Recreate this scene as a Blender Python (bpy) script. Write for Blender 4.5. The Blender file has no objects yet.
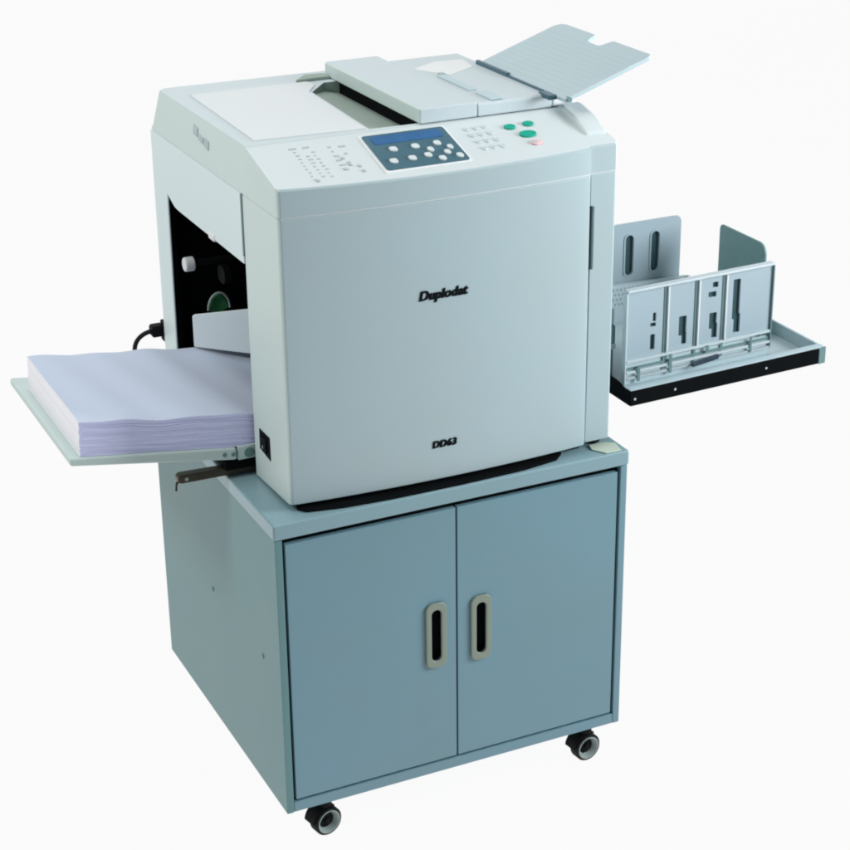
import bpy, bmesh, math, random
from mathutils import Vector, Matrix
random.seed(4)
scene = bpy.context.scene
col = scene.collection
PI = math.pi

def lin(c):
    c = c / 255.0
    return c / 12.92 if c <= 0.04045 else ((c + 0.055) / 1.055) ** 2.4

def rgb(r, g, b):
    return (lin(r), lin(g), lin(b), 1.0)

# ------------------------------------------------------------------ materials
def plastic(name, c, rough=0.5, var=0.04, scale=9.0, bump=0.0, bscale=900.0, spec=0.4, metal=0.0, hue=0.0):
    m = bpy.data.materials.new(name)
    m.use_nodes = True
    nt = m.node_tree
    b = nt.nodes['Principled BSDF']
    tc = nt.nodes.new('ShaderNodeTexCoord')
    nz = nt.nodes.new('ShaderNodeTexNoise')
    nz.inputs['Scale'].default_value = scale
    nz.inputs['Detail'].default_value = 4.0
    nt.links.new(tc.outputs['Object'], nz.inputs['Vector'])
    mix = nt.nodes.new('ShaderNodeMix')
    mix.data_type = 'RGBA'
    h3 = (hue, 0.0, -hue)
    mix.inputs[6].default_value = tuple(v * (1 - var + h) for v, h in zip(c[:3], h3)) + (1,)
    mix.inputs[7].default_value = tuple(min(1, v * (1 + var - h)) for v, h in zip(c[:3], h3)) + (1,)
    nt.links.new(nz.outputs['Fac'], mix.inputs[0])
    nt.links.new(mix.outputs[2], b.inputs['Base Color'])
    b.inputs['Roughness'].default_value = rough
    b.inputs['Metallic'].default_value = metal
    b.inputs['Specular IOR Level'].default_value = spec
    mr = nt.nodes.new('ShaderNodeMapRange')
    mr.inputs['To Min'].default_value = rough - 0.06
    mr.inputs['To Max'].default_value = rough + 0.06
    nt.links.new(nz.outputs['Fac'], mr.inputs['Value'])
    nt.links.new(mr.outputs['Result'], b.inputs['Roughness'])
    if bump > 0:
        n2 = nt.nodes.new('ShaderNodeTexNoise')
        n2.inputs['Scale'].default_value = bscale
        nt.links.new(tc.outputs['Object'], n2.inputs['Vector'])
        bp = nt.nodes.new('ShaderNodeBump')
        bp.inputs['Strength'].default_value = bump
        bp.inputs['Distance'].default_value = 0.0006
        nt.links.new(n2.outputs['Fac'], bp.inputs['Height'])
        nt.links.new(bp.outputs['Normal'], b.inputs['Normal'])
    return m

M = {}
M['front']   = plastic('pale_plastic_front_lit', (0.388, 0.480, 0.503, 1), 0.40, 0.03, 5, 0.15, hue=0.05)  # machine shell with the bluish front light put into its colour
M['side']    = plastic('pale_plastic_left_lit', (0.555, 0.650, 0.630, 1), 0.45, 0.03, 4, 0.12)  # machine shell with the greenish left light put into its colour
M['panel']   = plastic('off_white_plastic', (0.560, 0.612, 0.625, 1), 0.45, 0.02, 5, 0.1)
M['lid']     = plastic('light_grey_plastic', (0.510, 0.580, 0.605, 1), 0.45, 0.02, 5, 0.1)
M['white']   = plastic('white_plastic', (0.700, 0.715, 0.725, 1), 0.5, 0.015, 6, 0.08)
M['tray']    = plastic('grey_tray_plastic', (0.440, 0.545, 0.580, 1), 0.5, 0.03, 8, 0.12)
M['feedtray']= plastic('green_grey_tray', (0.540, 0.640, 0.620, 1), 0.5, 0.03, 8, 0.12)
M['fence']   = plastic('blue_grey_fence_plastic', (0.335, 0.420, 0.465, 1), 0.42, 0.04, 10, 0.12)
M['fence_dk']= plastic('dark_green_grey_plastic', (0.130, 0.225, 0.230, 1), 0.5, 0.1, 14)  # darker green grey for grooves, screws and small fence parts
M['stop']    = plastic('dark_green_grey_plate', (0.170, 0.290, 0.290, 1), 0.5, 0.12, 60, 0.2, 300)
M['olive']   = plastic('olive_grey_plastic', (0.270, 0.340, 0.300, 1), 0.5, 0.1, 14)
M['black']   = plastic('black_plastic', (0.003, 0.0035, 0.004, 1), 0.6, 0.2, 20, spec=0.12)
M['void']    = plastic('matt_black_interior_and_shade', (0.004, 0.005, 0.006, 1), 0.9, 0.3, 20, spec=0.05)
M['rubber']  = plastic('black_rubber', (0.006, 0.008, 0.008, 1), 0.6, 0.3, 40, spec=0.2)
M['ink']     = plastic('black_print', (0.003, 0.005, 0.007, 1), 0.7, 0.1, 50, spec=0.08)
M['grey_ink']= plastic('grey_print', (0.390, 0.440, 0.455, 1), 0.6, 0.2, 200)
M['grey_key']= plastic('grey_key_plastic', (0.400, 0.460, 0.480, 1), 0.5, 0.1, 50)
M['lcd']     = plastic('dark_slate_panel', (0.052, 0.125, 0.165, 1), 0.35, 0.15, 20)
M['blue']    = plastic('blue_screen', (0.026, 0.108, 0.255, 1), 0.3, 0.3, 30)
M['green']   = plastic('teal_green_key', (0.005, 0.330, 0.230, 1), 0.35, 0.1, 50)
M['pink']    = plastic('pink_key', (0.760, 0.500, 0.510, 1), 0.4, 0.05, 50)
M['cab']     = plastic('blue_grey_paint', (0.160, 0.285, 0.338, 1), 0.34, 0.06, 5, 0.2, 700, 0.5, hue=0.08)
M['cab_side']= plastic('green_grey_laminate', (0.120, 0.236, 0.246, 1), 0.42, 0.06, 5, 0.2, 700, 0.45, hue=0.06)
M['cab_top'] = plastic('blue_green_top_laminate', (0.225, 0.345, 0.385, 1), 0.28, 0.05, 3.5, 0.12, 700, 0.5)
M['beige']   = plastic('beige_handle_plastic', (0.235, 0.275, 0.225, 1), 0.4, 0.06, 30)
M['bronze']  = plastic('bronze_metal', (0.060, 0.050, 0.035, 1), 0.35, 0.3, 40, metal=0.5)
M['ring']    = plastic('pale_grey_hub', (0.340, 0.400, 0.390, 1), 0.4, 0.1, 50)
M['greenpart']=plastic('green_plastic', (0.060, 0.300, 0.110, 1), 0.4, 0.2, 60)
M['cream']   = plastic('cream_lit_patch', (0.52, 0.60, 0.50, 1), 0.4, 0.05, 20)  # colour of the lit patch on the cabinet top
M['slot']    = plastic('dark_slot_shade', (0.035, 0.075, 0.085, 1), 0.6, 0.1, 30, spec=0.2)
M['sheet']   = plastic('pale_exit_sheet', (0.620, 0.648, 0.662, 1), 0.6, 0.015, 6)
M['leftp']   = plastic('pale_side_plastic', (0.640, 0.735, 0.745, 1), 0.45, 0.02, 5, 0.1)
M['inner']   = plastic('inner_guide_plastic', (0.780, 0.850, 0.880, 1), 0.5, 0.05, 20)

def paper_mat():
    m = bpy.data.materials.new('stacked_paper')
    m.use_nodes = True
    nt = m.node_tree
    b = nt.nodes['Principled BSDF']
    b.inputs['Roughness'].default_value = 0.85
    b.inputs['Specular IOR Level'].default_value = 0.15
    tc = nt.nodes.new('ShaderNodeTexCoord')
    # layers: very fine horizontal lines along the stack height
    mp = nt.nodes.new('ShaderNodeMapping')
    mp.inputs['Scale'].default_value = (3.0, 3.0, 260.0)
    nt.links.new(tc.outputs['Object'], mp.inputs['Vector'])
    nz = nt.nodes.new('ShaderNodeTexNoise')
    nz.inputs['Scale'].default_value = 2.0
    nz.inputs['Detail'].default_value = 5.0
    nt.links.new(mp.outputs['Vector'], nz.inputs['Vector'])
    mix = nt.nodes.new('ShaderNodeMix'); mix.data_type = 'RGBA'
    mix.inputs[6].default_value = (0.640, 0.645, 0.950, 1)
    mix.inputs[7].default_value = (0.770, 0.760, 1.000, 1)
    nt.links.new(nz.outputs['Fac'], mix.inputs[0])
    nt.links.new(mix.outputs[2], b.inputs['Base Color'])
    bp = nt.nodes.new('ShaderNodeBump')
    bp.inputs['Strength'].default_value = 0.35
    bp.inputs['Distance'].default_value = 0.001
    nt.links.new(nz.outputs['Fac'], bp.inputs['Height'])
    nt.links.new(bp.outputs['Normal'], b.inputs['Normal'])
    return m
M['paper'] = paper_mat()

def flat_paper(name, c):
    m = plastic(name, c, 0.85, 0.02, 7, spec=0.15)
    return m
M['paper_top'] = flat_paper('top_sheet_paper', (0.550, 0.615, 0.750, 1))
M['paper_end'] = flat_paper('white_paper_ends', (0.880, 0.865, 0.910, 1))

def backdrop_mat():
    m = bpy.data.materials.new('glowing_white_sweep')
    m.use_nodes = True
    nt = m.node_tree
    b = nt.nodes['Principled BSDF']
    tc = nt.nodes.new('ShaderNodeTexCoord')
    nz = nt.nodes.new('ShaderNodeTexNoise')
    nz.inputs['Scale'].default_value = 1.2
    nt.links.new(tc.outputs['Object'], nz.inputs['Vector'])
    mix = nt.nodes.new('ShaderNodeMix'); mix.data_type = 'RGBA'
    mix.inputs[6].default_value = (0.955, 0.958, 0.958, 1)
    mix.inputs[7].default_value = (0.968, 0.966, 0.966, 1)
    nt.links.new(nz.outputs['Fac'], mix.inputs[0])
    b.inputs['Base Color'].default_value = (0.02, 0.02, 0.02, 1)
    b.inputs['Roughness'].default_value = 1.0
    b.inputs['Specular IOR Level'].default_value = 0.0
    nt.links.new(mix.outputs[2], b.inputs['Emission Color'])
    b.inputs['Emission Strength'].default_value = 0.985  # floor and wall glow by themselves, staying white with hardly any shadow
    return m
M['floor'] = backdrop_mat()

# ------------------------------------------------------------------ mesh tools
class MB:
    """collects shapes in world coordinates and links them as ONE mesh object"""
    def __init__(self):
        self.bm = bmesh.new()
        self.mi = 0
    def face(self, vs):
        try:
            f = self.bm.faces.new(vs); f.material_index = self.mi
            return f
        except ValueError:
            return None
    def prism(self, pts, f, lo, hi):
        """pts: 2D polygon; f(a, b, c) -> 3D point; extruded c from lo to hi"""
        a = [self.bm.verts.new(f(x, y, lo)) for x, y in pts]
        b = [self.bm.verts.new(f(x, y, hi)) for x, y in pts]
        n = len(pts)
        self.face(list(reversed(a))); self.face(b)
        for i in range(n):
            self.face([a[i], a[(i + 1) % n], b[(i + 1) % n], b[i]])
    def box(self, x0, x1, y0, y1, z0, z1, tr=None):
        tr = tr or (lambda p: p)
        f = lambda a, b, c: tr(Vector((a, b, c)))
        self.prism([(x0, y0), (x1, y0), (x1, y1), (x0, y1)], f, z0, z1)
    def cyl(self, c, axis, r, h0, h1, n=28, r2=None):
        axis = Vector(axis).normalized()
        q = axis.to_track_quat('Z', 'Y')
        c = Vector(c); r2 = r if r2 is None else r2
        a = []; b = []
        for i in range(n):
            t = 2 * PI * i / n
            a.append(self.bm.verts.new(c + q @ Vector((r * math.cos(t), r * math.sin(t), h0))))
            b.append(self.bm.verts.new(c + q @ Vector((r2 * math.cos(t), r2 * math.sin(t), h1))))
        self.face(list(reversed(a))); self.face(b)
        for i in range(n):
            self.face([a[i], a[(i + 1) % n], b[(i + 1) % n], b[i]])
    def lathe(self, c, axis, prof, n=36):
        """prof: closed loop of (radius, height)"""
        axis = Vector(axis).normalized(); q = axis.to_track_quat('Z', 'Y'); c = Vector(c)
        rings = []
        for r, h in prof:
            rings.append([self.bm.verts.new(c + q @ Vector((r * math.cos(2 * PI * i / n), r * math.sin(2 * PI * i / n), h))) for i in range(n)])
        k = len(prof)
        for j in range(k):
            A = rings[j]; B = rings[(j + 1) % k]
            for i in range(n):
                self.face([A[i], A[(i + 1) % n], B[(i + 1) % n], B[i]])
    def tube(self, pts, r, n=12):
        pts = [Vector(p) for p in pts]; rings = []
        up = Vector((0.13, 0.2, 1)).normalized()
        for i, p in enumerate(pts):
            d = (pts[min(i + 1, len(pts) - 1)] - pts[max(i - 1, 0)]).normalized()
            u = d.cross(up)
            if u.length < 1e-4: u = d.cross(Vector((1, 0, 0)))
            u.normalize(); v = d.cross(u)
            rr = r[i] if isinstance(r, (list, tuple)) else r
            rings.append([self.bm.verts.new(p + rr * (math.cos(2 * PI * k / n) * u + math.sin(2 * PI * k / n) * v)) for k in range(n)])
        for A, B in zip(rings, rings[1:]):
            for k in range(n):
                self.face([A[k], A[(k + 1) % n], B[(k + 1) % n], B[k]])
        self.face(list(reversed(rings[0]))); self.face(rings[-1])
    def build(self, name, mats, parent=None, bevel=0.0, seg=3, cut=None, angle=35):
        bmesh.ops.recalc_face_normals(self.bm, faces=self.bm.faces)
        me = bpy.data.meshes.new(name)
        self.bm.to_mesh(me); self.bm.free()
        if not isinstance(mats, (list, tuple)): mats = [mats]
        for m in mats: me.materials.append(m)
        o = bpy.data.objects.new(name, me); col.objects.link(o)
        mods = False
        cutters = []
        for cm in (cut or []):
            cme = bpy.data.meshes.new('cutter')
            bmesh.ops.recalc_face_normals(cm.bm, faces=cm.bm.faces)
            cm.bm.to_mesh(cme); cm.bm.free()
            for m in mats: cme.materials.append(m)
            co = bpy.data.objects.new('cutter', cme); col.objects.link(co)
            md = o.modifiers.new('cut', 'BOOLEAN'); md.object = co; md.solver = 'EXACT'; md.operation = 'DIFFERENCE'
            cutters.append(co); mods = True
        if bevel > 0:
            md = o.modifiers.new('bevel', 'BEVEL'); md.width = bevel; md.segments = seg
            md.limit_method = 'ANGLE'; md.angle_limit = math.radians(40); md.harden_normals = False
            md.use_clamp_overlap = True
            mods = True
        if mods:
            dg = bpy.context.evaluated_depsgraph_get()
            new = bpy.data.meshes.new_from_object(o.evaluated_get(dg))
            o.modifiers.clear(); o.data = new; bpy.data.meshes.remove(me); me = new; me.name = name
            for co in cutters:
                d = co.data; bpy.data.objects.remove(co); bpy.data.meshes.remove(d)
        bm = bmesh.new(); bm.from_mesh(me)
        for f in bm.faces: f.smooth = True
        for e in bm.edges:
            if len(e.link_faces) == 2:
                e.smooth = e.calc_face_angle(0) < math.radians(angle)
        # move to the parent's frame
        off = Vector((0, 0, 0)); p = parent
        while p is not None:
            off += p.location; p = p.parent
        bmesh.ops.translate(bm, verts=bm.verts, vec=-off)
        bm.to_mesh(me); bm.free()
        if parent is not None: o.parent = parent
        if bevel > 0:
            wn = o.modifiers.new('weighted_normal', 'WEIGHTED_NORMAL'); wn.keep_sharp = True; wn.weight = 80
        return o

def thing(name, label, cat, loc=(0, 0, 0), group=None):
    o = bpy.data.objects.new(name, None); col.objects.link(o)
    o.empty_display_size = 0.05
    o.location = loc; o['label'] = label; o['category'] = cat
    if group: o['group'] = group
    bpy.context.view_layer.update()
    return o

def XZ(y0=0):     # polygon in x,z extruded along y
    return lambda a, b, c: Vector((a, c, b))
def YZ():         # polygon in y,z extruded along x
    return lambda a, b, c: Vector((c, a, b))
def XY():
    return lambda a, b, c: Vector((a, b, c))

def rrect(x0, x1, y0, y1, r, n=6):
    pts = []
    for cx, cy, a0 in ((x1 - r, y1 - r, 0), (x0 + r, y1 - r, 90), (x0 + r, y0 + r, 180), (x1 - r, y0 + r, 270)):
        for i in range(n + 1):
            t = math.radians(a0 + 90 * i / n)
            pts.append((cx + r * math.cos(t), cy + r * math.sin(t)))
    return pts

# ------------------------------------------------------------------ backdrop
FLOOR = -0.0885
def make_floor():
    mb = MB(); bm = mb.bm
    prof = [(-1.2, 0.0)]
    yb, r = 4.2, 1.2
    prof.append((yb - r, 0.0))
    for i in range(1, 13):
        t = PI / 2 * i / 12
        prof.append((yb - r + r * math.sin(t), r - r * math.cos(t)))
    prof.append((yb, 3.2))
    a = [bm.verts.new((-8.0, y, FLOOR + z)) for y, z in prof]
    b = [bm.verts.new((8.0, y, FLOOR + z)) for y, z in prof]
    for i in range(len(prof) - 1):
        mb.face([a[i], b[i], b[i + 1], a[i + 1]])
    o = mb.build('floor', M['floor'])
    o['kind'] = 'structure'
make_floor()

# ------------------------------------------------------------------ cabinet
W, D, H, T = 0.62, 0.5895, 0.493, 0.026
def make_cabinet():
    root = thing('storage_cabinet', 'blue grey two door storage cabinet on casters under the printing machine', 'cabinet', (W / 2, D / 2, FLOOR))
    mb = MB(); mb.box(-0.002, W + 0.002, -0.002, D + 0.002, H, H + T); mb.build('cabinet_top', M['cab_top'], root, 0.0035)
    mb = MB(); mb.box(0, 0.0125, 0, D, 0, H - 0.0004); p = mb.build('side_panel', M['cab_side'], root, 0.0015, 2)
    for y, z in ((0.3149, 0.2604), (0.0784, 0.2535)):
        s = MB(); s.cyl((0, y, z), (-1, 0, 0), 0.0042, -0.002, 0.0012, 16); s.build('screw_cap', M['fence_dk'], p)
    mb = MB(); mb.box(W - 0.0125, W, 0, D, 0, H - 0.0004); mb.build('side_panel', M['cab'], root, 0.0015, 2)
    mb = MB(); mb.box(0.0127, W - 0.0127, 0.0005, D - 0.016, 0.0004, 0.0195); mb.build('bottom_panel', M['cab'], root, 0.0015, 2)
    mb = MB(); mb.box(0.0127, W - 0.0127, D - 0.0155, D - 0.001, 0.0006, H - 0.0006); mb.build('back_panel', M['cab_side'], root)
    mb = MB(); mb.box(0.0129, W - 0.0129, 0.012, 0.022, 0.0197, H - 0.0008); mb.build('gap_dark_sheet', M['void'], root)  # matt black sheet behind the doors, its colour making the gaps' shade
    for x0, x1, hx, hz in ((0.0172, 0.3060, 0.2690, 0.2625), (0.3090, 0.6030, 0.3500, 0.2570)):
        mb = MB(); mb.box(x0, x1, 0.0018, 0.0115, 0.0225, 0.4825)
        c = MB(); c.prism(rrect(hx - 0.013, hx + 0.013, hz - 0.052, hz + 0.052, 0.012), XZ(), -0.01, 0.03)
        d = mb.build('door', M['cab'], root, 0.0012, 2, cut=[c])
        h = MB()
        h.prism(rrect(hx - 0.0185, hx + 0.0185, hz - 0.0595, hz + 0.0595, 0.0125), XZ(), -0.0032, 0.0016)
        c = MB(); c.prism(rrect(hx - 0.0085, hx + 0.0085, hz - 0.0465, hz + 0.0465, 0.0083), XZ(), -0.02, 0.05)
        hd = h.build('handle', M['beige'], d, 0.0022, 3, cut=[c])
        # the finger pocket behind the plate
        k = MB()
        k.prism(rrect(hx - 0.0125, hx + 0.0125, hz - 0.0515, hz + 0.0515, 0.0118), XZ(), 0.0095, 0.0116)
        k.build('finger_recess', M['void'], d)
    # casters
    def caster(cx, cy, swivel):
        c = bpy.data.objects.new('caster', None); col.objects.link(c); c.parent = root
        c.location = Vector((cx, cy, -0.062)) - root.location
        bpy.context.view_layer.update()
        ax = Vector((math.sin(swivel), -math.cos(swivel), 0.0))
        ctr = Vector((cx, cy, -0.0625))
        R = 0.0258
        m = MB()   # tyre with an open dished side
        m.lathe(ctr, ax, [(R - 0.004, -0.011), (R, -0.008), (R, 0.0085), (R - 0.0015, 0.0105), (R - 0.0045, 0.0110), (R - 0.0046, 0.0), (0.0005, -0.002), (0.0005, -0.011)], 44)
        m.build('wheel', M['rubber'], c, angle=40)
        m = MB()   # pale cup of the rim
        m.lathe(ctr, ax, [(R - 0.0047, 0.0114), (R - 0.0062, 0.0120), (0.0135, 0.0010), (0.0135, 0.0002), (R - 0.0047, 0.0002)], 44)
        m.build('wheel_rim', M['ring'], c)
        m = MB()
        m.lathe(ctr, ax, [(0.0005, -0.0018), (0.0134, -0.0010), (0.0130, 0.0030), (0.0060, 0.0042), (0.0052, 0.0075), (0.0005, 0.0080)], 28)
        m.build('hub', M['black'], c)
        # fork: an arched shell over the top and a cheek behind the wheel
        m = MB()
        side = Vector((math.cos(swivel), math.sin(swivel), 0))
        tr = lambda a, b, t: ctr + side * a + Vector((0, 0, b)) + ax * t
        a0, a1 = 62, 176
        arc = lambda r: [(r * math.cos(math.radians(a0 + (a1 - a0) * i / 12)), r * math.sin(math.radians(a0 + (a1 - a0) * i / 12))) for i in range(13)]
        m.prism(arc(0.0300) + list(reversed(arc(0.0275))), tr, -0.0149, 0.0085)
        m.prism(arc(0.0300) + [(-0.012, -0.010), (0.004, 0.0)], tr, -0.0190, -0.0150)
        m.build('fork', M['black'], c, 0.0010, 2)
        m = MB()
        m.cyl((cx, cy, -0.02), (0, 0, 1), 0.011, -0.014, 0.0165, 20)
        m.box(cx - 0.028, cx + 0.028, cy - 0.022, cy + 0.022, -0.0035, -0.0004)
        m.build('swivel_plate', M['black'], c, 0.001, 2)
    caster(0.083, 0.045, 0.20); caster(0.5795, 0.045, 0.12)
    caster(0.083, D - 0.05, 0.6); caster(0.5795, D - 0.05, -0.4)
make_cabinet()

# ------------------------------------------------------------------ printing machine
XL, XR, YF = 0.0405, 0.604, 0.0314
XC = 0.5540                 # crease between front panel and right column
def bulge(x):
    t = (x - XL) / (XC - XL)
    t = min(1, max(0, t))
    return 0.0135 * (math.sin(PI * t) ** 0.75) + 0.0035 * t
def front_profile(n=40, x1=XC, r=0.007):
    pts = []
    for i in range(7):
        a = math.radians(180 + 90 * i / 6)
        pts.append((XL + r + r * math.cos(a), YF + r + r * math.sin(a)))
    for i in range(1, n + 1):
        x = XL + r + (x1 - XL - r) * i / n
        pts.append((x, YF - bulge(x) + bulge(XL + r) * (1 - i / n)))
    return pts

mach = thing('printing_machine', 'pale grey digital duplicator with feed trays at both sides, on the blue grey cabinet', 'printing machine', (0.32, 0.3, H + T))

def P_(s, h=0.0):   # control slope: s 0..1 from its front edge to its back edge, h above it
    n = Vector((0, -0.275, 0.9614))
    return Vector((0, YF + 0.1153 * s, 1.0265 + 0.033 * s)) + n * h
def pan(x, s, h=0.0):
    v = P_(s, h); v.x = x
    return v
PANF = lambda a, b, c: pan(a, b, c)

def make_machine():
    # ---- body shell
    mb = MB()
    # left wall with the feed opening
    mb.prism([(0.186, 0.532), (0.620, 0.532), (0.628, 0.540), (0.6255, 0.9835), (0.186, 0.9835)], YZ(), XL, XL + 0.004)
    c = MB()
    c.prism([(0.1735, 0.50), (0.5640, 0.50), (0.5545, 0.887), (0.5180, 0.8735), (0.5, 0.872), (0.1735, 0.872)], YZ(), XL - 0.05, XL + 0.05)
    body = mb.build('left_side_panel', M['leftp'], mach, 0.0025, 2, cut=[c])
    body.name = 'left_side_panel'
    mb = MB()
    mb.box(0.0560, XR, 0.6120, 0.6255, 0.535, 0.9835)
    mb.build('back_panel', M['lid'], mach, 0.003, 2)
    mb = MB()
    mb.box(XR - 0.012, XR, 0.186, 0.6110, 0.535, 0.9835)
    mb.build('right_side_panel', M['lid'], mach, 0.003, 2)
    mb = MB()     # dark base frame the covers hang over
    mb.box(0.062, 0.552, 0.042, 0.6100, H + T + 0.0003, 0.5345)
    mb.box(0.0480, 0.062, 0.190, 0.6100, H + T + 0.0003, 0.5345)
    mb.build('base_frame', M['black'], mach, 0.001, 1)
    mb = MB(); mb.prism([(0.052, 0.034), (0.062, 0.020), (0.12, 0.0085), (0.20, 0.0030), (0.32, 0.0020), (0.43, 0.0050), (0.495, 0.0150), (0.515, 0.034), (0.5, 0.06), (0.06, 0.06)], XY(), H + T + 0.0003, H + T + 0.0035)  # machine's shadow on the cabinet top, modelled as a thin black plate
    mb.build('shadow_band', M['void'], mach, 0.001, 1)
    mb = MB(); mb.prism([(0.5660, 0.0250), (0.5800, 0.0020), (0.6080, 0.0010), (0.6140, 0.0300), (0.6000, 0.0420), (0.5700, 0.0420)], XY(), H + T + 0.0003, H + T + 0.0025)  # lit patch of the cabinet top, modelled as a thin pale plate
    mb.build('lit_patch', M['cream'], mach, 0.0008, 2)
    for x, y in ((0.585, 0.06), (0.585, 0.58)):
        f = MB(); f.cyl((x, y, H + T), (0, 0, 1), 0.014, 0.0004, 0.0155, 24); f.build('foot', M['rubber'], mach, 0.001, 1)
    # ---- feed compartment (dark inside)
    mb = MB()
    mb.box(0.200, 0.590, 0.1825, 0.6100, 0.5350, 0.975)
    mb.box(0.0448, 0.1995, 0.1825, 0.1850, 0.5350, 0.975)
    mb.box(0.0448, 0.1995, 0.6060, 0.6100, 0.5350, 0.975); mb.box(0.0448, 0.0560, 0.5660, 0.6059, 0.5350, 0.8990)
    mb.box(0.0448, 0.1995, 0.1855, 0.6055, 0.9000, 0.975)
    fc = mb.build('feed_compartment', M['void'], mach)
    mb = MB()
    mb.cyl((0.056, 0.517, 0.7715), (-1, 0, -0.0), 0.0125, -0.012, 0.006, 24)
    mb.build('white_roller', M['white'], fc, 0.003, 3)
    mb = MB(); mb.cyl((0.064, 0.517, 0.7715), (-1, 0, 0), 0.006, -0.12, 0.006, 16)
    mb.prism(rrect(0.455, 0.49, 0.745, 0.775, 0.012), YZ(), 0.10, 0.112)
    mb.build('roller_shaft', M['black'], fc)
    # paper side guide standing at the back edge of the stack
    gd = Vector((0.7071, -0.7071, 0)); gn = Vector((0.7071, 0.7071, 0))
    mb = MB(); mb.prism([(0.0, 0.632), (0.135, 0.632), (0.135, 0.7185), (0.004, 0.6910), (0.0, 0.688)], lambda a, b, c: Vector((0.0500, 0.4900, 0)) + gd * a + gn * c + Vector((0, 0, b)), 0.0, 0.003)
    mb.build('paper_guide', M['inner'], fc, 0.001, 1)
    mb = MB(); mb.prism([(0.087, 0.684), (0.094, 0.706), (0.106, 0.712), (0.118, 0.704), (0.124, 0.684), (0.106, 0.676)], XZ(), 0.512, 0.520)
    mb.build('green_lever', M['greenpart'], fc, 0.002, 2)
    mb = MB(); mb.tube([Vector((0.086 + 0.0195 * (1 - math.cos(PI * i / 12)), 0.509, 0.686 + 0.029 * math.sin(PI * i / 12))) for i in range(13)], 0.0022, 8)
    mb.build('lever_rim', M['ring'], fc)
    # little white latch on the upper lip of the opening
    mb = MB(); mb.box(XL - 0.002, XL + 0.010, 0.318, 0.345, 0.869, 0.881); mb.build('opening_latch', M['white'], mach, 0.003, 2)
    # ---- front cover with its bulged front
    pts = front_profile()
    pts = pts + [(XC, 0.180), (XL, 0.180)]
    mb = MB(); mb.prism(pts, XY(), 0.5300, 0.9832)
    for v in mb.bm.verts:
        if v.co.z < 0.6: v.co.z = 0.5300 - 0.055 * max(0, v.co.y - YF)
    fcov = mb.build('front_cover', [M['front'], M['side']], mach, 0.0022, 3)
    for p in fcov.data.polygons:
        if p.normal.x < -0.6: p.material_index = 1  # left-facing faces take the left light's tint
    # right column beside it
    mb = MB(); mb.prism([(XC + 0.0012, YF - 0.0005), (XR - 0.004, YF), (XR, YF + 0.006), (XR, 0.180), (XC + 0.0012, 0.180)], XY(), 0.5320, 0.9832)
    c = MB(); c.prism(rrect(XC + 0.0022, XC + 0.0078, 0.829, 0.932, 0.0026), XZ(), 0.0, YF + 0.012)
    colm = mb.build('right_column', M['front'], mach, 0.0022, 3, cut=[c])
    mb = MB(); mb.prism(rrect(XC + 0.0024, XC + 0.0076, 0.8295, 0.9315, 0.0025), XZ(), YF + 0.004, YF + 0.0115)
    mb.build('grip_slot', M['fence_dk'], colm)
    # power switch on the left of the front cover
    mb = MB(); mb.prism([(0.1540, 0.5790), (0.1080, 0.5740), (0.1090, 0.6130), (0.1530, 0.6130)], YZ(), XL - 0.0012, XL + 0.004)
    sw = mb.build('power_switch', M['ink'], mach, 0.0006, 1)
    mb = MB(); mb.prism([(0.143, 0.583), (0.119, 0.583), (0.119, 0.606), (0.143, 0.606)], YZ(), XL - 0.0045, XL - 0.0005)
    mb.build('rocker', M['black'], sw, 0.001, 2)
    mb = MB(); mb.box(XL - 0.0050, XL - 0.0044, 0.1295, 0.1325, 0.588, 0.593); mb.build('switch_mark', M['ring'], sw)
    # ---- control panel unit: swept band and slope
    n = 46
    xs = [XL + 0.004 * 0] + [XL + (XC - XL) * i / n for i in range(1, n + 1)]
    mb = MB(); bm = mb.bm
    secs = []
    def prof(x, yf):
        zt = 1.0265 + (yf - YF) * 0.2862
        return [Vector((x, yf, 0.9858)), Vector((x, yf + 0.0008, zt - 0.0018)), Vector((x, yf + 0.0032, zt + 0.0010)), Vector((x, YF + 0.1153, 1.0595)), Vector((x, 0.1560, 1.0605)), Vector((x, 0.1560, 0.9858))]
    pf = front_profile(40)
    stations = [(x, y) for x, y in pf]
    stations.append((XC + 0.0008, YF - 0.0008)); stations.append((XR - 0.004, YF)); stations.append((XR, YF + 0.005))
    for x, y in stations:
        secs.append([bm.verts.new(v) for v in prof(x, y)])
    for A, B in zip(secs, secs[1:]):
        for j in range(6):
            mb.face([A[j], A[(j + 1) % 6], B[(j + 1) % 6], B[j]])
    mb.face(list(reversed(secs[0]))); mb.face(secs[-1])
    cp = mb.build('control_panel', [M['panel'], M['front'], M['side']], mach, angle=24)
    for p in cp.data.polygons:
        if p.normal.x < -0.6: p.material_index = 2  # tint follows facing, with left and front light held in the colours
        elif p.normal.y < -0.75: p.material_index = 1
    pts = [(x + (0.0013 if x < XL + 0.004 else 0), y + 0.0013) for x, y in front_profile(40)]
    mb = MB(); mb.prism(pts + [(XC + 0.0012, YF + 0.0008), (XR - 0.005, YF + 0.0012), (XR - 0.0014, YF + 0.0065), (XR - 0.0014, 0.618), (XL + 0.0013, 0.618)], XY(), 0.9750, 0.9900)
    mb.build('seam_bead', M['panel'], mach)
    # rim at the right end of the panel
    mb = MB(); mb.prism([(YF + 0.030, 1.0300), (0.0650, 1.0400), (0.1000, 1.0570), (0.1420, 1.0665), (0.1555, 1.0665), (0.1555, 1.0300)], YZ(), 0.5640, XR - 0.0006)
    mb.build('end_rim', M['panel'], cp, 0.006, 4)
    # display
    a0, a1, s0, s1 = 0.2185, 0.3540, 0.090, 0.935
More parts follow.
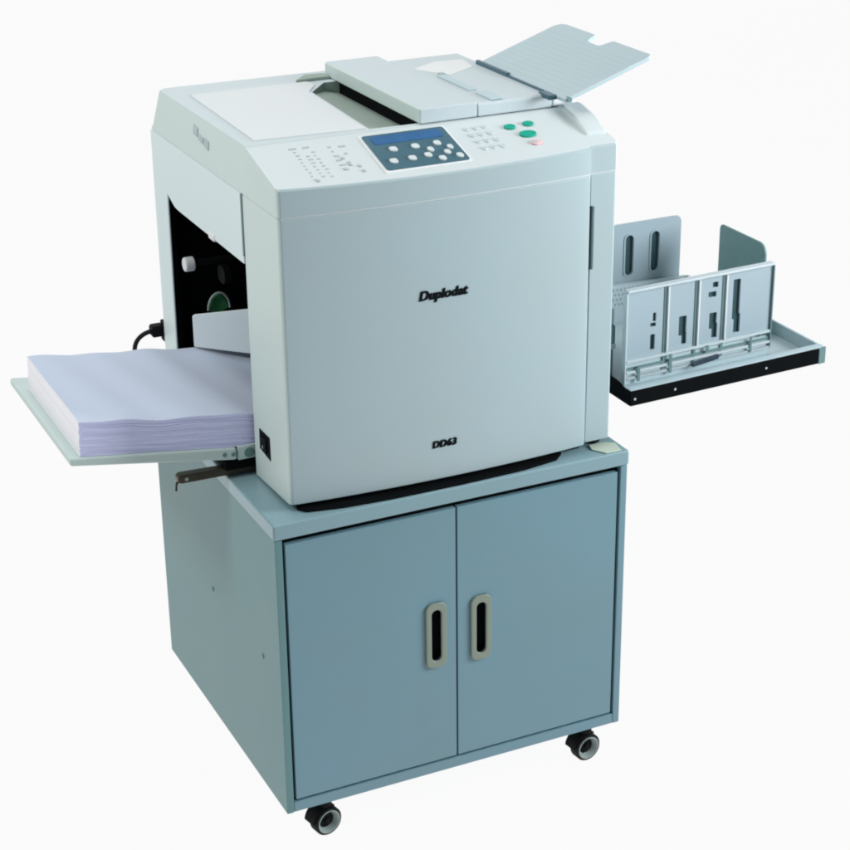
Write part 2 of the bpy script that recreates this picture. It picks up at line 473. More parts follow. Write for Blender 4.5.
    mb = MB(); mb.prism([(x, s) for x, s in [(a0 - 0.0045, s0 - 0.05), (a1 + 0.004, s0 - 0.03), (a1 + 0.004, s1 + 0.03), (a0 - 0.0045, s1 + 0.03)]], PANF, -0.001, 0.0012)
    mb.build('display_bezel', M['white'], cp, 0.0008, 2)
    def rr_s(x0, x1, s0, s1, r):  # rounded rectangle in x,s with an even corner
        return [(x, y / 0.12) for x, y in rrect(x0, x1, s0 * 0.12, s1 * 0.12, r)]
    mb = MB(); mb.prism(rr_s(a0, a1, s0, s1, 0.005), PANF, 0.0008, 0.0022)
    mb.build('display_panel', M['lcd'], cp)
    mb = MB(); mb.prism(rr_s(0.2290, 0.3440, 0.690, 0.885, 0.002), PANF, 0.0020, 0.0028)
    mb.build('screen', M['blue'], cp)
    for x, s, w in ((0.2509, 0.537, 0.0062), (0.2871, 0.538, 0.0062), (0.3237, 0.545, 0.0056), (0.2375, 0.267, 0.0062), (0.2685, 0.278, 0.0060), (0.2955, 0.300, 0.0056), (0.3060, 0.420, 0.0048), (0.3130, 0.185, 0.0054), (0.3280, 0.310, 0.0048), (0.3385, 0.420, 0.0044), (0.3425, 0.200, 0.0052)):
        mb = MB(); mb.prism(rr_s(x - w, x + w, s - 0.050, s + 0.050, 0.0038), PANF, 0.0018, 0.0048)
        mb.build('soft_key', M['panel'], cp, 0.0009, 2)
    # green keys and the pink key
    def ell(x, s, rx, rs, n=28): return [(x + rx * math.cos(2 * PI * i / n), s + rs * math.sin(2 * PI * i / n)) for i in range(n)]
    for x, s, rx, rs, m in ((0.4575, 0.715, 0.0098, 0.058, 'green'), (0.4905, 0.735, 0.0095, 0.055, 'green'), (0.4755, 0.495, 0.0145, 0.075, 'green'), (0.4770, 0.270, 0.0100, 0.058, 'pink')):
        mb = MB(); mb.prism(ell(x, s, rx, rs), PANF, -0.0005, 0.0032); mb.build('round_key', M[m], cp, 0.001, 2)
        if m == 'pink':
            mb = MB(); mb.prism(ell(x - 0.003, s, 0.0046, 0.030), PANF, 0.0030, 0.0037); mb.build('key_symbol', M['grey_key'], cp)
    for i in range(3):
        for j in range(4):
            x = 0.3880 + 0.0155 * i; s = 0.80 - 0.165 * j
            mb = MB(); mb.prism(ell(x + 0.0008 * j, s, 0.0050, 0.040, 16), PANF, -0.0004, 0.0018)
            mb.build('number_key', M['lid'], cp, 0.0006, 1)
    mb = MB()
    for i in range(3):
        for j in range(4):
            x = 0.3880 + 0.0155 * i + 0.0008 * j; s = 0.80 - 0.165 * j
            mb.box(-0.0009, 0.0009, -0.010, 0.010, 0.0016, 0.0022, tr=lambda v, x=x, s=s: pan(x + v.x, s + v.y, v.z))
    mb.build('key_digits', M['grey_ink'], cp)
    # faint printed legend and small keys at the left
    mb = MB()
    rnd = random.Random(7)
    def bar(x0, x1, sa, sb): mb.box(x0, x1, sa, sb, 0.00015, 0.0006, tr=lambda v: pan(v.x, v.y, v.z))
    for (x0, cnt, st, sp) in ((0.1030, 9, 0.78, 0.082), (0.1175, 7, 0.66, 0.082), (0.1300, 8, 0.74, 0.085)):
        for k in range(cnt):
            w = rnd.uniform(0.003, 0.008)
            bar(x0 + rnd.uniform(0, .002), x0 + w, st - k * sp, st - k * sp + 0.024)
    for k in range(6):
        bar(0.1560 + rnd.uniform(0, .004), 0.1625 + rnd.uniform(0, .006), 0.80 - 0.11 * k, 0.83 - 0.11 * k)
    for x0, x1, s in ((0.100, 0.112, 0.86), (0.122, 0.132, 0.86), (0.175, 0.186, 0.78), (0.176, 0.181, 0.60), (0.1700, 0.1760, 0.40)):
        bar(x0, x1, s, s + 0.035)
    mb.build('printed_legend', M['grey_ink'], cp)
    for x, s in ((0.1690, 0.52), (0.1725, 0.36), (0.1605, 0.27), (0.1850, 0.30), (0.1855, 0.18), (0.1090, 0.10)):
        mb = MB(); mb.prism(ell(x, s, 0.0034, 0.028, 16), PANF, -0.0003, 0.0016); mb.build('small_key', M['grey_key'], cp, 0.0005, 1)
    # ---- scanner lid unit
    mb = MB()
    yb0, yb1 = 0.6225, 0.5780
    lo = [(XL, 0.1572), (XR, 0.1572), (XR, yb0), (XL + 0.012, yb0), (XL, yb0 - 0.010)]
    hi = [(XL + 0.0035, 0.1572), (XR - 0.003, 0.1572), (XR - 0.003, 0.5650), (XL + 0.015, yb1), (XL + 0.0035, yb1 - 0.010)]
    A = [mb.bm.verts.new((x, y, 0.9858)) for x, y in lo]
    B = [mb.bm.verts.new((x, y, 1.0605)) for x, y in hi]
    mb.face(list(reversed(A))); mb.face(B)
    for i in range(5): mb.face([A[i], A[(i + 1) % 5], B[(i + 1) % 5], B[i]])
    # exit recess cut in the lid, deepening towards the document feeder
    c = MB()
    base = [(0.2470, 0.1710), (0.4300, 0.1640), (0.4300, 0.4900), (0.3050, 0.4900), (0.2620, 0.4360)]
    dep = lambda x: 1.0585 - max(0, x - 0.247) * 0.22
    lo_ = [c.bm.verts.new((x, y, dep(x))) for x, y in base]
    hi_ = [c.bm.verts.new((x, y, 1.09)) for x, y in base]
    c.face(list(reversed(lo_))); c.face(hi_)
    for i in range(5): c.face([lo_[i], lo_[(i + 1) % 5], hi_[(i + 1) % 5], hi_[i]])
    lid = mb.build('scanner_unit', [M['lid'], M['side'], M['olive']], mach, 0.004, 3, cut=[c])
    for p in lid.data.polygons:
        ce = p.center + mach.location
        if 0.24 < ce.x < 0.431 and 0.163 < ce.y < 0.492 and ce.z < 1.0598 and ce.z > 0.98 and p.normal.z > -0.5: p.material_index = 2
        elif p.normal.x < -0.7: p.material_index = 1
    mb = MB(); mb.box(0.3330, 0.4290, 0.1660, 0.4890, 1.0000, 1.0600); mb.build('exit_slot', M['void'], mach)
    mb = MB(); mb.prism([(0.0660, 0.1850), (0.2420, 0.1740), (0.2570, 0.4360), (0.2850, 0.4780), (0.2820, 0.5060), (0.0760, 0.5060)], XY(), 1.0603, 1.0622)
    mb.build('document_exit_sheet', M['sheet'], mach, 0.0012, 2)
    mb = MB()      # grey emblem on the left wall of the scanner unit
    tr = lambda a, b, cc: Vector((XL + 0.0022 + cc + (b - 1.03) * 0.047, a, b))
    mb.prism([(0.398, 1.027), (0.377, 1.025), (0.374, 1.040), (0.395, 1.043)], tr, -0.0014, 0.0)
    mb.prism([(0.372, 1.022), (0.352, 1.020), (0.350, 1.030), (0.370, 1.032)], tr, -0.0014, 0.0)
    mb.prism([(0.348, 1.018), (0.326, 1.015), (0.324, 1.030), (0.346, 1.032)], tr, -0.0014, 0.0)
    mb.build('side_emblem', M['grey_key'], mach, 0.0005, 1)
    mb = MB(); mb.box(XL - 0.0012, XL + 0.002, 0.1800, 0.1856, 0.886, 0.9836); mb.build('side_groove', M['fence_dk'], mach)
    mb = MB(); mb.prism([(0.262, 0.508), (0.325, 0.508), (0.325, 0.535), (0.290, 0.540)], XY(), 1.0600, 1.0660); mb.build('hinge_shadow_nub', M['olive'], mach, 0.002, 2)  # raised nub whose dark colour stands for the hinge's shadow
    # ---- document feeder
    mb = MB()
    mb.box(0.3256, 0.4240, 0.1570, 0.5340, 1.0612, 1.0850)
    c = MB(); c.prism([(0.30, 0.9), (0.392, 0.9), (0.392, 1.0665), (0.30, 1.0615)], XZ(), 0.1700, 0.4880)
    df = mb.build('document_feeder', [M['lid'], M['side']], mach, 0.0025, 3)
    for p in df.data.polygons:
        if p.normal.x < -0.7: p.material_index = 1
    mb = MB(); mb.prism([(0.1570, 1.0612), (0.4960, 1.0612), (0.4960, 1.0815), (0.4900, 1.0838), (0.1640, 1.0838), (0.1570, 1.0800)], YZ(), 0.4246, 0.5560)
    mb.build('feed_table', M['lid'], df, 0.0025, 3)
    mb = MB(); mb.prism([(0.4340, 0.4120), (0.4700, 0.3460), (0.5320, 0.3850), (0.5400, 0.4430), (0.4900, 0.4480)], XY(), 1.0836, 1.0846)
    mb.build('instruction_label', M['white'], df)
    mb = MB(); mb.box(0.446, 0.462, 0.232, 0.348, 1.0835, 1.0868); mb.build('document_guide', M['tray'], df, 0.0015, 2)
    mb = MB(); mb.box(0.448, 0.470, 0.132 + 0.03, 0.214, 1.0835, 1.0870); mb.build('document_guide', M['tray'], df, 0.0015, 2)
    mb = MB(); mb.box(0.452, 0.462, 0.345, 0.356, 1.0835, 1.0885); mb.build('guide_tab', M['grey_key'], df, 0.001, 2)
    # dark hinge gap and document tray rising to the right
    mb = MB(); mb.box(0.5450, 0.5520, 0.2900, 0.4020, 1.0830, 1.0905); mb.box(0.5455, 0.5500, 0.1700, 0.2895, 1.0830, 1.0875); mb.box(0.5380, 0.5520, 0.1350, 0.1695, 1.0790, 1.0865)
    mb.build('hinge_strip', M['lcd'], df, 0.001, 2)
    ang = math.atan2(0.052, 0.154); L = 0.1655
    u = Vector((math.cos(ang), 0, math.sin(ang))); nn = Vector((-math.sin(ang), 0, math.cos(ang)))
    h0 = Vector((0.5525, 0, 1.0830))
    tr = lambda a, b, cc: h0 + u * a + Vector((0, b, 0)) + nn * cc
    pts = [(0, 0.110), (L - 0.008, 0.110), (L - 0.002, 0.113), (L, 0.119), (L, 0.228), (L - 0.003, 0.231), (L - 0.020, 0.237), (L - 0.023, 0.244), (L - 0.022, 0.275), (L - 0.018, 0.281), (L - 0.003, 0.287), (L, 0.290), (L, 0.385), (L - 0.004, 0.398), (L - 0.014, 0.405), (0, 0.405)]
    mb = MB(); mb.prism(pts, tr, -0.005, 0.0015)
    for k in range(11):
        a = 0.016 + k * 0.0118
        mb.prism([(a, 0.122), (a + 0.0022, 0.122), (a + 0.0022, 0.393), (a, 0.393)], tr, 0.0010, 0.00185)
    mb.build('document_tray', M['tray'], df, 0.0006, 2)
    mb = MB(); mb.cyl((0.5600, 0.112, 1.083), (0, -1, 0), 0.0042, -0.004, 0.004, 16); mb.build('tray_pivot', M['fence_dk'], df)
    mb = MB(); mb.box(0.5566, 0.5990, 0.1575, 0.4000, 1.0608, 1.0780); mb.build('feeder_ledge', M['white'], df, 0.004, 3)
    # ---- left paper feed tray (slightly raised at its outer end)
    k_ = -0.1345
    zt = lambda x: 0.5735 + k_ * x
    mb = MB()
    thick = lambda x: 0.0135 + 0.028 * (x + 0.255)
    xs_ = [-0.2545, -0.15, -0.02, 0.012]
    top = [(x, zt(x)) for x in xs_]; bot = [(x, zt(x) - thick(x)) for x in reversed(xs_)]
    mb.prism(top + bot, XZ(), 0.1850, 0.5565)
    ft = mb.build('paper_feed_tray', M['feedtray'], mach, 0.004, 3)
    for x in (-0.0085, 0.0060):
        mb = MB(); mb.cyl((x, 0.1850, zt(x) - 0.0105), (0, -1, 0), 0.0036, -0.001, 0.0008, 14); mb.build('screw', M['fence_dk'], ft)
    mb = MB(); mb.box(0.0145, 0.0620, 0.1868, 0.5520, 0.5490, 0.5725); tb = mb.build('tray_carrier', M['side'], mach, 0.002, 2)
    mb = MB(); mb.cyl((0.0330, 0.1868, 0.560), (0, -1, 0), 0.0082, -0.001, 0.0015, 20); mb.build('carrier_hole', M['fence_dk'], tb)
    mb = MB(); mb.box(-0.0060, 0.0600, 0.1900, 0.5400, 0.5330, 0.5480); mb.build('tray_underframe', M['void'], mach, 0.001, 1)
    # bronze lever bar under the feed tray
    mb = MB()
    mb.prism([(-0.0835, 0.5345), (-0.078, 0.5380), (0.0600, 0.5335), (0.0600, 0.5215), (-0.078, 0.5235), (-0.0835, 0.5255)], XZ(), 0.1960, 0.2140)
    lv = mb.build('lift_bar', M['bronze'], mach, 0.002, 2)
    mb = MB(); mb.tube([(-0.0800, 0.205, 0.527), (-0.0850, 0.203, 0.5215), (-0.0860, 0.203, 0.5110)], 0.0021, 8); mb.build('hook', M['bronze'], lv)
    mb = MB(); mb.cyl((-0.070, 0.196, 0.5305), (0, -1, 0), 0.003, -0.001, 0.001, 14); mb.build('rivet', M['ring'], lv)
    # ---- right output tray
    mb = MB()
    x0, x1, y0, y1 = 0.6850, 1.0810, 0.1010, 0.5400
    mb.prism([(x0 + 0.0004, 0.5482), (x1 - 0.006, 0.5568), (x1 - 0.006, 0.5628), (x0 + 0.0004, 0.5556)], XZ(), y0 + 0.0165, y1 - 0.006)
    mb.box(0.6050, x0 + 0.0002, 0.2200, 0.5200, 0.5480, 0.5556)
    mb.prism([(x0, 0.5490), (x1, 0.5575), (x1, 0.5860), (x0 + 0.03, 0.5755), (x0, 0.5745)], XZ(), y0, y0 + 0.0160)   # front rim
    mb.prism([(y0 + 0.0165, 0.5580), (y1, 0.5580), (y1, 0.5866), (y0 + 0.0165, 0.5858)], YZ(), x1 - 0.0055, x1 - 0.0002)
    mb.box(x0 + 0.0002, x1 - 0.006, y1 - 0.0055, y1, 0.5502, 0.5840)
    ot = mb.build('output_tray', M['tray'], mach, 0.0015, 2)
    mb = MB()
    mb.prism([(x0 - 0.0022, 0.5478), (x1 - 0.014, 0.5563), (x1 - 0.014, 0.5835), (x0 - 0.0022, 0.5735)], XZ(), y0 - 0.0040, y0 - 0.0004)
    mb.prism([(y0 - 0.0002, 0.5478), (0.2400, 0.5478), (0.2400, 0.5850), (0.1350, 0.5780), (0.1180, 0.5735), (y0 - 0.0002, 0.5735)], YZ(), x0 - 0.0024, x0 - 0.0004)
    mb.prism([(x0 - 0.002, 0.5470), (x1 - 0.014, 0.5556), (x1 - 0.014, 0.5563), (x0 - 0.002, 0.5478)], XZ(), y0 + 0.0004, y1 - 0.02)
    fs = mb.build('front_strip', M['void'], ot)
    for x, z in ((0.6905, 0.5600), (0.7700, 0.5632), (0.9560, 0.5680)):
        mb = MB(); mb.cyl((x, y0 - 0.0040, z), (0, -1, 0), 0.0022, -0.0005, 0.0010, 12); mb.build('screw', M['grey_key'], ot)
    mb = MB(); mb.prism([(x1 - 0.0135, 0.5550), (x1 + 0.0006, 0.5555), (x1 + 0.0006, 0.5858), (x1 - 0.0135, 0.5838)], XZ(), y0 - 0.0046, y0 - 0.0002)
    mb.build('strip_end_cap', M['fence_dk'], ot, 0.001, 2)
    # front side fence
    yF = 0.165
    f0, f1 = 0.7120, 1.0060
    def zt_(x): return 0.7245 + (x - f0) * 0.0175
    mb = MB()
    mb.prism([(f0, 0.5975), (f1, 0.6040), (f1, zt_(f1)), (f0 + 0.003, zt_(f0)), (f0, zt_(f0) - 0.003)], XZ(), yF, yF + 0.004)
    cuts = []
    def cutbox(xa, xb, za, zb, r=0.002):
        xa -= 0.0012; xb += 0.0012; c = MB(); c.prism(rrect(xa, xb, za, zb, min(r, (xb - xa) / 2.05)), XZ(), yF - 0.02, yF + 0.02); cuts.append(c)
    cutbox(0.7610, 0.7680, 0.613, 0.641); cutbox(0.7600, 0.7690, 0.655, 0.662); cutbox(0.7650, 0.7690, 0.664, 0.680)
    cutbox(0.8180, 0.8310, 0.628, 0.664); cutbox(0.8245, 0.8320, 0.612, 0.634)
    cutbox(0.8800, 0.8930, 0.630, 0.660); cutbox(0.8860, 0.8950, 0.613, 0.640)
    cutbox(0.8840, 0.8930, 0.7060, 0.7160); cutbox(0.8760, 0.8900, 0.6890, 0.6990)
    cutbox(0.9270, 0.9395, 0.640, 0.7140); cutbox(0.9310, 0.9420, 0.6150, 0.650)
    fe = mb.build('side_fence', M['fence'], ot, 0.0006, 1, cut=cuts)
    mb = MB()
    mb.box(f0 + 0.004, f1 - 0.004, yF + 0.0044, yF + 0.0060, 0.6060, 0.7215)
    mb.build('fence_slot_shade_sheet', M['slot'], ot)
    mb = MB()                                   # bead along the top and both ends
    mb.prism([(f0 - 0.002, zt_(f0) - 0.0005), (f1 + 0.002, zt_(f1) - 0.0005), (f1 + 0.002, zt_(f1) + 0.004), (f0 - 0.002, zt_(f0) + 0.004)], XZ(), yF - 0.0055, yF + 0.0095)
    mb.build('fence_top_bead', M['lid'], ot, 0.0015, 2)
    mb = MB(); mb.box(f0 - 0.0035, f0 - 0.0003, yF - 0.004, yF + 0.008, 0.5600, zt_(f0) - 0.001)
    mb.build('fence_end_bead', M['lid'], ot, 0.001, 2)
    mb = MB(); mb.box(f1 + 0.0003, f1 + 0.0035, yF - 0.004, yF + 0.008, 0.5750, zt_(f1) - 0.001)
    mb.build('fence_end_bead', M['fence_dk'], ot, 0.001, 2)
    for x in (0.7880, 0.8500, 0.9060):          # upright grooves and ribs
        mb = MB(); mb.box(x - 0.0026, x + 0.0026, yF - 0.0014, yF - 0.0002, 0.5700, zt_(x) - 0.002); mb.build('fence_groove', M['fence_dk'], ot)
        mb = MB(); mb.box(x + 0.0028, x + 0.0060, yF - 0.0045, yF - 0.0004, 0.6050, zt_(x) - 0.002); mb.build('fence_rib', M['white'], ot, 0.0006, 1)
    for z, m in ((0.5970, 'lid'), (0.5830, 'fence_dk'), (0.5770, 'lid'), (0.5665, 'grey_key')):
        mb = MB(); mb.prism([(f0, z), (f1, z + 0.0080), (f1, z + 0.0125), (f0, z + 0.0045)], XZ(), yF - 0.0045 + (0.003 if m == 'fence_dk' else 0), yF - 0.0006); mb.build('fence_rail', M[m], ot)
    mb = MB(); mb.box(f0, f1, yF + 0.001, yF + 0.0035, 0.5566, 0.5970); mb.build('fence_skirt', M['tray'], ot)
    for x, z0, z1, w in ((0.7350, 0.562, 0.590, 0.0028), (0.7990, 0.566, 0.600, 0.0030), (0.8740, 0.590, 0.603, 0.003), (0.9650, 0.575, 0.603, 0.0022)):
        mb = MB(); mb.box(x - w, x + w, yF - 0.0064, yF - 0.0048, z0, z1); mb.build('fence_post', M['fence_dk'], ot)
    mb = MB(); mb.prism([(0.8420, 0.5700), (0.8950, 0.5765), (0.8950, 0.5850), (0.8420, 0.5770)], XZ(), yF - 0.0120, yF - 0.0066)
    mb.build('fence_clip', plastic('dark_navy_plastic', (0.030, 0.050, 0.080, 1), 0.4, 0.2, 40), ot, 0.001, 2)
    # dark arm joining the tray to the machine
    mb = MB(); mb.box(0.6960, 0.7020, 0.190, 0.300, 0.5660, 0.6180); mb.box(0.6960, 0.7030, 0.186, 0.300, 0.6280, 0.6600); mb.build('fence_arm', M['fence_dk'], ot, 0.001, 1)
    mb = MB(); mb.box(0.6900, 0.7030, 0.184, 0.420, 0.6182, 0.6278); mb.box(0.6900, 0.7020, 0.190, 0.420, 0.6602, 0.6900); mb.build('fence_arm_bracket', M['tray'], ot, 0.001, 1)
    # rear side fence with two slots
    yB = 0.450
    mb = MB()
    pts = [(0.7200, 0.5600), (1.0010, 0.5600), (1.0010, 0.7320), (0.9985, 0.7385), (0.9930, 0.7425), (0.9860, 0.7430), (0.7200, 0.7430)]
    mb.prism(pts, XZ(), yB, yB + 0.004)
    cs = []
    for x in (0.8325, 0.8885, 0.9445):
        c = MB(); c.prism(rrect(x - 0.0085, x + 0.0085, 0.6420, 0.7195, 0.0084), XZ(), yB - 0.02, yB + 0.02); cs.append(c)
    mb.build('rear_fence', M['fence'], ot, 0.0008, 2, cut=cs)
    mb = MB(); mb.box(0.7240, 0.9970, yB + 0.0044, yB + 0.0060, 0.5620, 0.7380); mb.build('rear_fence_slot_shade_sheet', M['slot'], ot)
    mb = MB()
    for x in (0.8325, 0.8885, 0.9445):
        o_ = rrect(x - 0.0120, x + 0.0120, 0.6385, 0.7230, 0.0118); i_ = rrect(x - 0.0088, x + 0.0088, 0.6417, 0.7198, 0.0086)
        n_ = len(o_)
        A = [mb.bm.verts.new((p[0], yB - 0.0015, p[1])) for p in o_]; Bq = [mb.bm.verts.new((p[0], yB - 0.0015, p[1])) for p in i_]
        C = [mb.bm.verts.new((p[0], yB - 0.0002, p[1])) for p in o_]; Dq = [mb.bm.verts.new((p[0], yB - 0.0002, p[1])) for p in i_]
        for i in range(n_):
            j = (i + 1) % n_
            mb.face([A[i], A[j], Bq[j], Bq[i]]); mb.face([C[i], C[j], A[j], A[i]]); mb.face([Bq[i], Bq[j], Dq[j], Dq[i]]); mb.face([C[i], Dq[i], Dq[j], C[j]])
    mb.build('slot_rims', M['fence'], ot)
    mb = MB(); mb.prism([(0.7200, 0.5566), (1.0500, 0.5566), (1.0500, 0.6060), (1.0420, 0.6140), (1.0100, 0.6250), (0.7200, 0.6360)], XZ(), yB - 0.0190, yB - 0.0030)
    mb.build('rear_fence_foot', M['tray'], ot, 0.0015, 2)
    mb = MB()
    for r_ in range(4):
        for q in range(26):
            x = 0.800 + q * 0.0082 + (r_ % 2) * 0.004
            mb.box(x, x + 0.0030, yB - 0.0204, yB - 0.0192, 0.594 + r_ * 0.0095, 0.5975 + r_ * 0.0095)
    mb.build('foot_perforation', M['grey_key'], ot)
    mb = MB(); mb.box(0.9990, 1.0070, yB - 0.0230, yB - 0.0192, 0.6180, 0.6280); mb.build('foot_knob', M['lcd'], ot, 0.001, 2)
    # end stop plate
    xs0 = 1.0400
    pts = [(0.3810, 0.5600), (0.3810, 0.7320), (0.3770, 0.7385), (0.3720, 0.7395)]
    for i in range(9):
        t = math.radians(90 + 90 * i / 8)
        pts.append((0.2560 + 0.020 * math.cos(t), 0.7195 + 0.020 * math.sin(t)))
    pts.append((0.2360, 0.5600))
    mb = MB(); mb.prism(pts, YZ(), xs0, xs0 + 0.004); mb.build('end_stop', M['stop'], ot, 0.0008, 2)
    mb = MB(); mb.box(1.000, 1.0395, 0.290, 0.330, 0.5562, 0.5660); mb.build('end_stop_slide', M['tray'], ot, 0.001, 2)
    # ---- front lettering
    def text(body, name, x, z, size, parent, sx=1.0, shear=0.0, off=0.0, heavy=0.0006, space=1.03):
        cu = bpy.data.curves.new(name, 'FONT'); cu.body = body; cu.size = size; cu.shear = shear; cu.offset = off
        cu.align_x = 'CENTER'; cu.extrude = 0.0004; cu.resolution_u = 6; cu.space_character = space
        o = bpy.data.objects.new(name, cu); col.objects.link(o)
        dg = bpy.context.evaluated_depsgraph_get()
        me = bpy.data.meshes.new_from_object(o.evaluated_get(dg))
        bpy.data.objects.remove(o); bpy.data.curves.remove(cu)
        off_ = Vector((0, 0, 0)); p = parent
        while p is not None: off_ += p.location; p = p.parent
        tb = bmesh.new()
        for q, dx in enumerate((-heavy, 0.0, heavy)):        # a heavy face: three strokes side by side, each a hair prouder
            sub = bmesh.new(); sub.from_mesh(me)
            for v in sub.verts:
                X = x + v.co.x * sx + dx; Z = z + v.co.y + dx * 0.15
                Y = YF - bulge(X) + bulge(XL + 0.007) * (1 - (X - XL - 0.007) / (XC - XL - 0.007)) - 0.0006 - v.co.z - 0.00007 * q
                v.co = Vector((X, Y, Z)) - off_
            tmp = bpy.data.meshes.new('stroke'); sub.to_mesh(tmp); sub.free(); tb.from_mesh(tmp); bpy.data.meshes.remove(tmp)
        tb.to_mesh(me); tb.free()
        me.materials.clear(); me.materials.append(M['ink'])
        ob = bpy.data.objects.new(name, me); col.objects.link(ob); ob.parent = parent
        return ob
    text('Duplodat', 'front_logo', 0.2945, 0.8306, 0.0212, fcov, 0.96, 0.2, 0.0004, 0.0009, 1.04)
    text('DD63', 'model_badge', 0.2950, 0.5850, 0.0165, fcov, 0.93, 0.1, 0.0003, 0.0010, 1.12)
make_machine()

# ------------------------------------------------------------------ paper stack on the left tray
def make_stack():
    root_z = 0.5735 - 0.1345 * -0.1
    mb = MB(); bm = mb.bm
    X0, X1, Y0, Y1 = -0.2360, 0.1900, 0.1905, 0.4950
    nx, ny, nz = 60, 44, 26
    def low(x): return 0.5735 - 0.1345 * x + 0.0006
    def top(x, y):
        u = (x - X0) / (X1 - X0); v = (y - Y0) / (Y1 - Y0)
        w = 0.0016 * math.sin(x * 34 + 1.5 + v * 1.3) * (1 - 0.5 * v) + 0.0011 * math.sin(x * 71 + 4 * v)
        w += 0.0030 + 0.0105 * u * v + 0.0022 * math.exp(-((x + 0.035) / 0.035) ** 2) * (0.4 + 0.6 * (1 - v))
        return low(x) + 0.0545 - 0.004 * u + w - 0.0018 * math.exp(-v / 0.03)
    def lerp_z(x, y, k): return low(x) + (top(x, y) - low(x)) * k / nz
    idx = {}
    def V(i, j, k):
        key = (i, j, k)
        if key not in idx:
            x = X0 + (X1 - X0) * i / nx; y = Y0 + (Y1 - Y0) * j / ny
            z = lerp_z(x, y, k)
            h = k / nz
            jx = jy = 0.0
            if k < nz or True:
                r = random.Random(k * 17 + 3)
                if i == 0: jx = r.uniform(-0.0007, 0.0007) + 0.0022 * (h - 0.5)
                if j == 0: jy = r.uniform(-0.0008, 0.0008) + 0.0003 * math.sin(x * 40 + k)
            idx[key] = bm.verts.new((x + jx, y + jy, z))
        return idx[key]
    for i in range(nx):
        for j in range(ny):
            mb.mi = 1; mb.face([V(i, j, nz), V(i + 1, j, nz), V(i + 1, j + 1, nz), V(i, j + 1, nz)])
            mb.mi = 0; mb.face([V(i, j, 0), V(i, j + 1, 0), V(i + 1, j + 1, 0), V(i + 1, j, 0)])
        for k in range(nz):
            mb.mi = 0
            mb.face([V(i, 0, k), V(i + 1, 0, k), V(i + 1, 0, k + 1), V(i, 0, k + 1)])
            mb.face([V(i, ny, k), V(i, ny, k + 1), V(i + 1, ny, k + 1), V(i + 1, ny, k)])
    for j in range(ny):
        for k in range(nz):
            mb.mi = 2
            mb.face([V(0, j, k), V(0, j, k + 1), V(0, j + 1, k + 1), V(0, j + 1, k)])
            mb.mi = 0
            mb.face([V(nx, j, k), V(nx, j + 1, k), V(nx, j + 1, k + 1), V(nx, j, k + 1)])
    o = mb.build('paper_stack', [M['paper'], M['paper_top'], M['paper_end']], None, angle=24)
    o['label'] = 'thick stack of white lilac tinted paper on the left feed tray'
    o['category'] = 'paper stack'
make_stack()

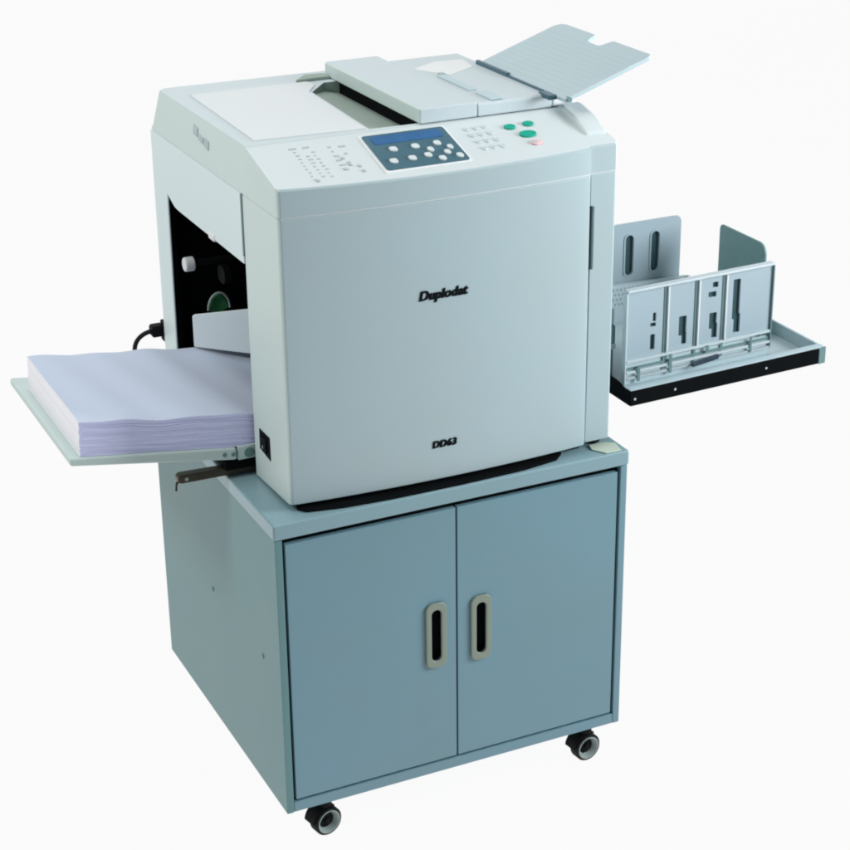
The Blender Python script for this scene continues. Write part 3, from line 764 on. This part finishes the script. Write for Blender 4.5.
# ------------------------------------------------------------------ power cord behind the machine
def make_cord():
    t = thing('power_cord', 'black power cord plugged in behind the left rear edge of the machine', 'power cord', (0.046, 0.63, 0.615))
    mb = MB(); mb.box(0.0400, 0.0500, 0.6290, 0.6460, 0.5960, 0.6330); mb.build('socket_plate', M['black'], t, 0.001, 1)
    mb = MB(); mb.prism(rrect(0.0200, 0.0440, 0.6050, 0.6260, 0.005), XZ(), 0.632, 0.652); mb.build('plug', M['black'], t, 0.002, 2)
    def bez(p0, p1, p2, p3, n=14):
        return [p0 * (1 - s) ** 3 + 3 * p1 * s * (1 - s) ** 2 + 3 * p2 * s * s * (1 - s) + p3 * s ** 3 for s in [i / n for i in range(n + 1)]]
    V3 = Vector
    a = bez(V3((0.024, 0.642, 0.6155)), V3((0.000, 0.642, 0.614)), V3((-0.012, 0.643, 0.599)), V3((-0.010, 0.646, 0.580)))
    b = bez(V3((-0.010, 0.646, 0.580)), V3((-0.004, 0.650, 0.540)), V3((0.055, 0.655, 0.50)), V3((0.080, 0.655, 0.42)))
    c = bez(V3((0.080, 0.655, 0.42)), V3((0.10, 0.655, 0.25)), V3((0.10, 0.65, 0.05)), V3((0.12, 0.66, FLOOR + 0.006)))
    mb = MB(); mb.tube(a + b[1:] + c[1:], 0.0042, 10); mb.build('cable', M['rubber'], t)
make_cord()

# ------------------------------------------------------------------ world, lamps, camera
w = bpy.data.worlds.new('World'); scene.world = w; w.use_nodes = True
bg = w.node_tree.nodes['Background']
bg.inputs['Color'].default_value = (0.80, 0.93, 1.0, 1); bg.inputs['Strength'].default_value = 0.22

def area(name, loc, target, size, power, color=(1, 1, 1), sy=None):
    l = bpy.data.lights.new(name, 'AREA'); l.energy = power; l.color = color
    l.shape = 'RECTANGLE'; l.size = size; l.size_y = sy or size
    o = bpy.data.objects.new(name, l); col.objects.link(o); o.location = loc
    d = Vector(target) - Vector(loc); o.rotation_euler = d.to_track_quat('-Z', 'Y').to_euler()
    return o
area('overhead_softbox', (0.1, 0.75, 3.0), (0.3, 0.3, 0.8), 1.6, 29, (1.0, 0.985, 0.97))
area('left_softbox', (-2.2, -0.1, 2.9), (0.1, 0.3, 0.7), 0.6, 41, (0.98, 1.0, 0.95))
f = area('front_softbox', (2.0, -0.95, 1.35), (0.5, 0.0, 0.95), 0.9, 19, (0.94, 0.98, 1.0))
f.data.spread = math.radians(100)

cam = bpy.data.cameras.new('Camera'); co = bpy.data.objects.new('Camera', cam); col.objects.link(co)
co.location = (-0.8667, -2.38354, 1.77309)
co.rotation_euler = (1.165508, 0.011258, -0.445467)
cam.sensor_width = 36.0; cam.lens = 1870.955 / 850 * 36
cam.shift_x = -1.93 / 850; cam.shift_y = -4.7 / 850
cam.clip_start = 0.05; cam.clip_end = 100
scene.camera = co
scene.view_settings.view_transform = 'Standard'; scene.view_settings.look = 'None'
scene.view_settings.exposure = 0; scene.view_settings.gamma = 1
scene.render.engine = 'CYCLES'
scene.cycles.max_bounces = 6
scene.cycles.filter_width = 2.0
scene.render.resolution_x = 1024; scene.render.resolution_y = 1024
